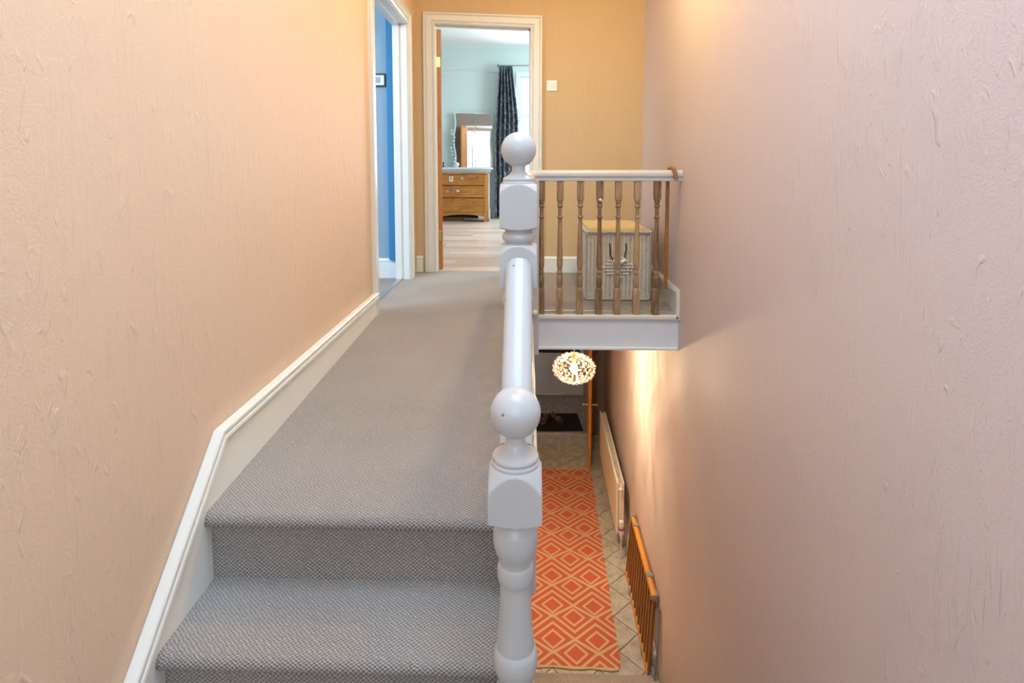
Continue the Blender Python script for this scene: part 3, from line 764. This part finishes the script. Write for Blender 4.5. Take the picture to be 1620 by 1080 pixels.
# ------------------------------------------------------------------ wicker trunk
bw, bd, bh = .415, .70, .455
wk = thing('wicker_basket', 'grey-white woven wicker linen basket with straw coloured lid behind the balusters', 'basket', (.592, 3.735, 0), -.012)
obj('body', B(-bw / 2, 0, .006, bw / 2, bd, bh, bev=.012), 'wicker', wk)
bm = bmesh.new(); n = 30
for k in range(n + 1):
    x = -bw / 2 + .012 + (bw - .024) * k / n
    if k % 2 == 0: tube(bm, [(x, -.004, .02), (x, -.004, bh - .02)], .0042, 6)
for k in range(36):
    y = .015 + (bd - .03) * k / 35
    if k % 2 == 0:
        for sx in (-1, 1): tube(bm, [(sx * (bw / 2 + .003), y, .02), (sx * (bw / 2 + .003), y, bh - .02)], .0042, 6)
o = obj('upright_strand', bm, 'wicker_rib', wk, smooth=True); o['kind'] = 'stuff'
def braid(bm, p0, p1, r=.008, pitch=.034):
    p0 = Vector(p0); p1 = Vector(p1); L = (p1 - p0).length; d = (p1 - p0).normalized(); up = Vector((0, 0, 1)) if abs(d.z) < .9 else Vector((1, 0, 0)); sd = d.cross(up).normalized(); up = sd.cross(d)
    for q in range(3):
        P = []; nn = int(L / .007)
        for i in range(nn + 1):
            a = 2 * PI * (i * L / nn / pitch + q / 3); P.append(p0 + d * (L * i / nn) + sd * math.cos(a) * r + up * math.sin(a) * r * .8)
        tube(bm, P, r * .62, 5)
bm = bmesh.new(); e_ = bw / 2
for a, b_ in (((-e_, 0, bh + .002), (e_, 0, bh + .002)), ((-e_, 0, bh + .002), (-e_, bd, bh + .002)), ((e_, 0, bh + .002), (e_, bd, bh + .002)), ((-e_, bd, bh + .002), (e_, bd, bh + .002))): braid(bm, a, b_, .0095)
obj('rim_braid', bm, 'wicker_edge', wk, smooth=True)
bm = bmesh.new()
for a, b_ in (((-e_, 0, .012), (e_, 0, .012)), ((-e_, 0, .012), (-e_, bd, .012)), ((e_, 0, .012), (e_, bd, .012))): braid(bm, a, b_, .007)
obj('base_braid', bm, 'wicker_edge', wk, smooth=True)
for sx in (-1, 1):
    bm = bmesh.new(); braid(bm, (sx * (e_ + .001), -.002, .02), (sx * (e_ + .001), -.002, bh), .007); obj('corner_braid', bm, 'wicker_edge', wk, smooth=True)
bm = bmesh.new(); box(bm, -e_ + .016, .016, bh, e_ - .016, bd - .01, bh + .013, bev=.004)
ld = obj('lid', bm, 'wicker_lid', wk)
bm = bmesh.new()
for k in range(26):
    y = .03 + k * (bd - .06) / 25; tube(bm, [(-e_ + .02, y, bh + .0135), (e_ - .02, y, bh + .0135)], .006, 6)
o = obj('lid_weave', bm, 'wicker_lid', ld, smooth=True); o['kind'] = 'stuff'
# raised diamond of knots
bm = bmesh.new()
for i in range(-5, 6):
    for j_ in range(-4, 5):
        if abs(i) / 5.4 + abs(j_) / 4.6 <= 1: ball(bm, (-.005 + i * .020 + (.010 if j_ % 2 else 0), -.009, .225 + j_ * .021), .0095, 1, (1.15, .7, .8))
o = obj('knotted_diamond', bm, 'wicker_rib', wk, smooth=True); o['kind'] = 'stuff'
for sx, x0 in ((-1, -.058), (1, .048)):
    tw = .045 if sx < 0 else 0
    P = [(x0, -.010, .385), (x0 + .004, -.013, .350), (x0 + .010 * -sx * .6, -.014, .31), (x0 - sx * .022 * (1 if sx < 0 else .2), -.013, .275)]
    obj('leather_strap', tube(bmesh.new(), P, .0045, 6), 'dark', wk, smooth=True)
bm = bmesh.new(); tube(bm, [(-.03, -.022, .270), (-.01, -.030, .262), (.02, -.032, .264), (.044, -.022, .278)], .013, 10)
obj('carry_handle', bm, 'plastic', wk, smooth=True)

# ------------------------------------------------------------------ ground floor hall
HA = math.atan(WS)
fl = struct('floor', B(-1.0, 1.2, G - .08, 1.05, 7.47, G - .010), 'grout', label='hall floor of mottled grey-beige tiles laid diagonally')
sd = .2345
bm = bmesh.new(); box(bm, -sd / 2 + .003, -sd / 2 + .003, -.012, sd / 2 - .003, sd / 2 - .003, 0, bev=.002)
tme = bpy.data.meshes.new('tile'); bm.to_mesh(tme); bm.free(); tme.materials.append(M['tile'])
dg = sd * math.sqrt(2); ca, sa = math.cos(-HA), math.sin(-HA)
for i in range(-8, 9):
    for j_ in range(-26, 6):
        # centre of tile: vertex (.432,6.982) plus half a diagonal
        for h_ in (0, 1):
            u = i * dg + (dg / 2 if h_ else 0); v = j_ * dg + dg / 2 + (dg / 2 if h_ else 0)
            x = .432 + u * ca - v * sa * 1.0; y = 6.982 + u * sa + v * ca
            x = .432 + u * ca + v * math.sin(HA); y = 6.982 - u * math.sin(HA) + v * ca
            if x < -1.0 or x > wx(y) + .10 or y > 7.60 or y < 3.45: continue
            if x > wx(y) - .16: pass
            o = obj('tile', tme, None, fl); o.location = (x, y, G); o.rotation_euler = (0, 0, PI / 4 - HA)
# rug
bm = bmesh.new(); nx, ny = 10, 40; L = 2.72; Wd = .72
gr = []
for j_ in range(ny + 1):
    row = []
    for i in range(nx + 1):
        x = -Wd * i / nx; y = L * j_ / ny
        if j_ == 0 and i == 0: x, y = -.022, .006
        if j_ == 0: y += .006 * math.sin(x * 23)
        row.append(bm.verts.new((x + .002 * math.sin(y * 9), y, .008 + .002 * math.sin(7 * y + 3 * x))))
    gr.append(row)
for A, D in zip(gr, gr[1:]):
    for i in range(nx): bm.faces.new((A[i], A[i + 1], D[i + 1], D[i]))
o = obj('runner_rug', bm, 'rug', None); md = o.modifiers.new('s', 'SOLIDIFY'); md.thickness = .007
o.location = (.671, 3.812, G + .003); o.rotation_euler = (0, 0, -HA)
tag(o, 'coral and beige diamond patterned runner rug on the tiled hall floor', 'rug')
# main flight below, first nosing just inside the frame
bm = bmesh.new(); nos = [(3.61 - .235 * k, -2.7 + .185 * (k + 1)) for k in range(11)]
pf = [(nos[0][0] + .036, G)]
for i, (y, z) in enumerate(nos):
    for a in (-70, -35, 0, 30, 60, 90): pf.append((y - .022 + .022 * math.cos(R(a)), z - .022 + .022 * math.sin(R(a))))
    if i < len(nos) - 1: pf += [(nos[i + 1][0] - .034, z), (nos[i + 1][0] - .034, nos[i + 1][1] - .05)]
pf[0] = (nos[0][0] - .034, G); pf += [(.99, nos[-1][1]), (.99, G)]
prism(bm, pf, 0, .022, .825)
ms = thing('staircase', 'long carpeted main flight rising from the tiled hall towards the viewer', 'stairs')
o = obj('stair_carpet', bm, 'carpet', ms, smooth=50)
bm = bmesh.new(); prism(bm, [(3.70, G), (3.70, G + .22), (.99, -.50), (.99, G)], 0, .0, .021); obj('outer_string', bm, 'white', ms)

# hall walls
struct('wall_hall_left', B(-.96, 3.3, G, -.93, 7.46, -.22), 'wall')
skirt('baseboard_hall', wx(3.8) + .001, 3.8, wx(7.4) + .001, 7.4, z0=G, h=.14)
bm = bmesh.new(); box(bm, -1.0, 7.46, G, -.16, 7.56, -.22); box(bm, .875, 7.46, G, 1.05, 7.56, -.22); box(bm, -.16, 7.46, -.6, .875, 7.56, -.22)
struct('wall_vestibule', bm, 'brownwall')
bm = bmesh.new(); box(bm, .852, 7.44, G, .885, 7.57, -.6); box(bm, -.17, 7.44, G, -.137, 7.57, -.6)
struct('trim_7', bm, 'pine_v')
struct('floor_vestibule', B(-1.0, 7.47, G - .08, 1.05, 8.75, G + .004), 'speckle', label='speckled vestibule floor beyond the hall tiles')
struct('trim_8', B(-.16, 7.452, G - .01, .875, 7.490, G + .010), 'chrome')
# front door
fd = struct('door_3', B(-.10, 8.66, G + .03, .86, 8.70, -.62), 'frontdoor', label='grey-white panelled front door at the end of the hall')
for x0, x1 in ((-.03, .34), (.42, .80)):
    for z0, z1 in ((G + .16, G + .58), (G + .64, -2.03)):
        bm = bmesh.new(); box(bm, x0, 8.652, z0, x1, 8.661, z1, bev=.003); box(bm, x0 + .04, 8.646, z0 + .04, x1 - .04, 8.653, z1 - .04, bev=.003); obj('door_panel', bm, 'frontdoor', fd)
obj('glazing', B(-.03, 8.652, -1.985, .80, 8.662, -.75), 'darkglass', fd)
obj('weather_bar', B(-.10, 8.63, G + .035, .86, 8.66, G + .075, bev=.006), 'chrome', fd)
bm = bmesh.new(); box(bm, -1.0, 8.66, G, -.10, 8.75, -.22); box(bm, .86, 8.66, G, 1.05, 8.75, -.22); box(bm, -.10, 8.66, -.62, .86, 8.75, -.22); box(bm, -.1, 8.63, G, .86, 8.75, G + .03)
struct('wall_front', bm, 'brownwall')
# inner wooden door
hd = struct('door_2', B(-.038, -.95, .006, 0, 0, 2.05, bev=.002), 'pine_v', label='orange pine inner hall door standing open, seen edge on')
hd.location = (.838, 7.47, G); hd.rotation_euler = (0, 0, R(-5.2) * -1)
hd.rotation_euler = (0, 0, -math.atan2(.838 - .748, .95))
for sx in (-1, 1):
    x0 = -.038 if sx < 0 else 0
    h_ = obj('handle', tube(bmesh.new(), [(x0, -.90, .78), (x0 + sx * .055, -.90, .78)], .008, 8), 'brass', hd, smooth=True)
    obj('knob', ball(bmesh.new(), (x0 + sx * .06, -.90, .78), .018, 2, (.7, 1, 1)), 'brass', h_, smooth=True)
    bm = bmesh.new()
    for z0, z1 in ((.25, .70), (.95, 1.85)):
        for y0, y1 in ((-.83, -.52), (-.43, -.12)): box(bm, x0 - .004 if sx < 0 else x0, y0, z0, x0 if sx < 0 else x0 + .004, y1, z1, bev=.001)
    obj('panel', bm, 'pine_v', hd)
# doormat and sandals
bm = bmesh.new(); prism(bm, [(-.14, 7.49), (.752, 7.525), (.715, 8.065), (-.10, 8.03)], 2, G + .004, G + .016)
o = obj('doormat', bm, 'mat'); tag(o, 'dark brown doormat on the vestibule floor by the front door', 'doormat')
def sandal(label, x, y, rz):
    e = thing('sandal', label, 'shoe', (x, y, G + .017), rz, 'pair of sandals on the doormat')
    out = [(.0, .14), (.028, .13), (.043, .09), (.045, .05), (.033, 0), (.030, -.06), (.033, -.10), (.02, -.135), (0, -.14)]
    P = out + [(-a, b) for a, b in out[-2:0:-1]]
    bm = bmesh.new(); prism(bm, P, 2, 0, .018); bmesh.ops.bevel(bm, geom=[e_ for e_ in bm.edges], offset=.003, segments=1, affect='EDGES'); obj('sole', bm, 'dark', e)
    bm = bmesh.new(); prism(bm, [(a * .88, b * .93) for a, b in P], 2, .018, .022); obj('insole', bm, 'tan', e)
    for y0, y1, h in ((.03, .10, .050), (-.065, -.035, .055)):
        bm = bmesh.new(); n = 12; rows = []
        for yy in (y0, y1):
            rows.append([bm.verts.new((.044 * math.cos(PI * k / n), yy + .0, .010 + h * math.sin(PI * k / n))) for k in range(n + 1)])
        for k in range(n): bm.faces.new((rows[0][k], rows[0][k + 1], rows[1][k + 1], rows[1][k]))
        o = obj('strap', bm, 'dark', e, smooth=True); md = o.modifiers.new('s', 'SOLIDIFY'); md.thickness = .003
    bm = bmesh.new(); tube(bm, [(.031 * math.cos(a), -.09 - .045 * math.sin(a), .045) for a in [PI * k / 10 for k in range(11)]], .009, 8); obj('heel_strap', bm, 'tan', e, smooth=True)
    return e
sandal('left of two brown sandals lying on the dark doormat', .235, 7.80, PI - .25)
sandal('right of two brown sandals, turned askew on the dark doormat', .415, 7.85, PI + .55)

# radiator
ra = thing('radiator', 'long cream panel radiator low on the hall wall', 'radiator', (.822, 5.08, G), 0)
dx, dyr = .857 - .822, 6.64 - 5.08; Lr = math.hypot(dx, dyr); ra.rotation_euler = (0, 0, -math.atan2(dx, dyr))
obj('front_panel', B(0, 0, .18, .014, Lr, .665, bev=.004), 'cream_rad', ra)
obj('rear_panel', B(.056, 0, .18, .070, Lr, .66, bev=.004), 'cream_rad', ra)
bm = bmesh.new(); box(bm, -.001, -.002, .662, .020, Lr + .002, .674, bev=.003); box(bm, .055, 0, .66, .071, Lr, .668)
for k in range(40): box(bm, .018, .02 + k * (Lr - .04) / 39, .655, .056, .024 + k * (Lr - .04) / 39, .664)
obj('top_grille', bm, 'white', ra)
bm = bmesh.new()
for k in range(46): box(bm, .016, .02 + k * (Lr - .04) / 45, .19, .054, .022 + k * (Lr - .04) / 45, .65)
o = obj('convector_fin', bm, 'cream_rad', ra); o['kind'] = 'stuff'
obj('bleed_valve', ball(bmesh.new(), (.034, -.022, .625), .020, 2, (1, 1, 1)), 'plastic', ra, smooth=True)
obj('bleed_valve', ball(bmesh.new(), (.034, Lr + .02, .625), .020, 2), 'plastic', ra, smooth=True)
vp = obj('supply_pipe', tube(bmesh.new(), [(.035, .02, .215), (.035, -.07, .215), (.035, -.085, .19), (.035, -.085, .0)], .0085, 8), 'white', ra, smooth=True)
bm = bmesh.new(); lathe(bm, smooth_prof([(.001, .365), (.020, .362), (.024, .350), (.024, .315), (.020, .300), (.024, .29), (.026, .24), (.018, .225), (.014, .205), (.014, .19)], 2), .035, -.085, 0, 16)
obj('thermostatic_valve', bm, 'plastic', vp, smooth=40)
bm = bmesh.new(); lathe(bm, [(.0255, .300), (.0262, .296), (.0262, .284), (.0255, .28)], .035, -.085, 0, 16); obj('valve_collar', bm, 's_purple', vp)

# folded stair gate leaning on the wall
pA, pB = Vector((.868, 3.745, G)), Vector((.890, 4.815, G)); tA, tB = Vector((.893, 3.73, -2.085)), Vector((.923, 4.765, -2.125))
gt = thing('stair_gate', 'folded wooden baby gate of slats leaning on the hall wall', 'baby gate', (0, 0, 0))
def bar(bm, a, b, w, t, nrm=Vector((1, 0, 0))):
    a, b = Vector(a), Vector(b); d = (b - a).normalized(); n_ = (nrm - d * nrm.dot(d)).normalized(); s_ = d.cross(n_)
    vs = [[bm.verts.new(p + n_ * i * t / 2 + s_ * j2 * w / 2) for i, j2 in ((-1, -1), (1, -1), (1, 1), (-1, 1))] for p in (a, b)]
    for k in range(4): bm.faces.new((vs[0][k], vs[0][(k + 1) % 4], vs[1][(k + 1) % 4], vs[1][k]))
    bm.faces.new(vs[0]); bm.faces.new(vs[1][::-1]); return bm
off = Vector((-.020, 0, 0))
def P_(f, t, o=Vector((0, 0, 0))): return (pA.lerp(pB, f)).lerp(tA.lerp(tB, f), t) + o
obj('top_rail', bar(bmesh.new(), P_(.02, 1, off), P_(.98, 1, off), .032, .026), 'gate_top', gt)
obj('top_rail', bar(bmesh.new(), P_(.06, .985), P_(1, .985), .032, .018), 'gate_slat', gt)
obj('bottom_rail', bar(bmesh.new(), P_(.02, .05, off), P_(.98, .05, off), .032, .022), 'gate_top', gt)
obj('bottom_rail', bar(bmesh.new(), P_(.06, .04), P_(1, .04), .030, .018), 'gate_slat', gt)
for k in range(13):
    f = .03 + k * .945 / 12
    obj('slat', bar(bmesh.new(), P_(f, .035, off), P_(f, .99, off), .022, .013), 'gate_slat', gt)
for k in range(12):
    f = .07 + k * .92 / 11
    obj('slat', bar(bmesh.new(), P_(f, .03), P_(f, .98), .022, .012), 'gate_slat', gt)
for f, t, L in ((.985, 1.0, .05), (.80, 1.0, .045), (.20, 1.0, .05), (.02, .985, .07), (.72, .05, .05), (.18, .04, .06)):
    a, b_ = P_(f, t, off * .6), P_(f + L / 1.05 * (-1 if f > .9 else 1), t, off * .6)
    bm = bmesh.new(); bar(bm, a, b_, .042, .048); bmesh.ops.bevel(bm, geom=list(bm.edges), offset=.005, segments=2, affect='EDGES'); obj('plastic_clip', bm, 'greyplastic', gt)
bm = bmesh.new()
for q in (0, 1): tube(bm, [P_(-.02 - .02 * q, .93, Vector((.012, 0, 0))), P_(-.035 - .02 * q, .5, Vector((.014, 0, 0))), P_(-.03 - .02 * q, .03, Vector((.010, 0, 0)))], .004, 6)
obj('wire_stay', bm, 'greyplastic', gt, smooth=True)

# pendant in the hall
pc = Vector((.38, 4.6, -.77))
pn = thing('pendant_lamp', 'lit oval beaded pendant lamp hanging in the hall under the landing', 'pendant lamp', tuple(pc))
obj('cord', tube(bmesh.new(), [(0, 0, .10), (0, 0, .53)], .004, 6), 's_white', pn)
obj('ceiling_rose', lathe(bmesh.new(), smooth_prof([(.02, .505), (.04, .52), (.048, .55)], 3), seg=20), 'plastic', pn, smooth=True)
obj('bulb_holder', lathe(bmesh.new(), smooth_prof([(.010, .125), (.020, .110), (.022, .07), (.017, .045)], 3), seg=16), 'brass', pn, smooth=True)
o = obj('bulb', lathe(bmesh.new(), smooth_prof([(.014, .045), (.024, .020), (.030, -.005), (.026, -.03), (.012, -.045), (.001, -.048)], 3), seg=20), 'bulb', pn, smooth=True)
o.visible_shadow = True
bm = bmesh.new(); N = 175; ga = PI * (3 - math.sqrt(5)); bp = []
for k in range(N):
    zz = 1 - 2 * (k + .5) / N
    if abs(zz) > .985: continue
    r_ = math.sqrt(1 - zz * zz); a = k * ga; p_ = Vector((.172 * r_ * math.cos(a), .172 * r_ * math.sin(a), .118 * zz)); bp.append(p_)
    ball(bm, p_, 0.0118 * random.uniform(.8, 1.15), 1)
o = obj('bead', bm, 'bead', pn, smooth=True); o['kind'] = 'stuff'
bm = bmesh.new()
for z in (-.095, -.06, -.02, .02, .06, .095):
    r_ = .172 * math.sqrt(1 - (z / .118) ** 2); tube(bm, [(r_ * math.cos(2 * PI * k / 32), r_ * math.sin(2 * PI * k / 32), z) for k in range(33)], .0018, 4)
for q in range(12):
    tube(bm, [(.172 * math.sin(a) * math.cos(q * PI / 6), .172 * math.sin(a) * math.sin(q * PI / 6), .118 * math.cos(a)) for a in [.15 + (PI - .3) * k / 16 for k in range(17)]], .0018, 4)
o = obj('wire_cage', bm, 'brass', pn, smooth=True)

# pendant above the landing, out of the frame
pn = thing('pendant_lamp', 'bare bulb pendant lamp above the stairwell, out of the frame', 'pendant lamp', (.50, 2.95, 2.42))
obj('cord', tube(bmesh.new(), [(0, 0, .06), (0, 0, .55)], .004, 6), 's_white', pn)
obj('ceiling_rose', lathe(bmesh.new(), smooth_prof([(.02, .51), (.04, .53), (.048, .55)], 3), seg=20), 'plastic', pn, smooth=True)
obj('bulb_holder', lathe(bmesh.new(), smooth_prof([(.010, .095), (.020, .085), (.022, .06), (.017, .045)], 3), seg=16), 'brass', pn, smooth=True)
obj('bulb', lathe(bmesh.new(), smooth_prof([(.014, .045), (.024, .020), (.030, -.005), (.026, -.03), (.012, -.045), (.001, -.048)], 3), seg=20), 'bulb', pn, smooth=True)
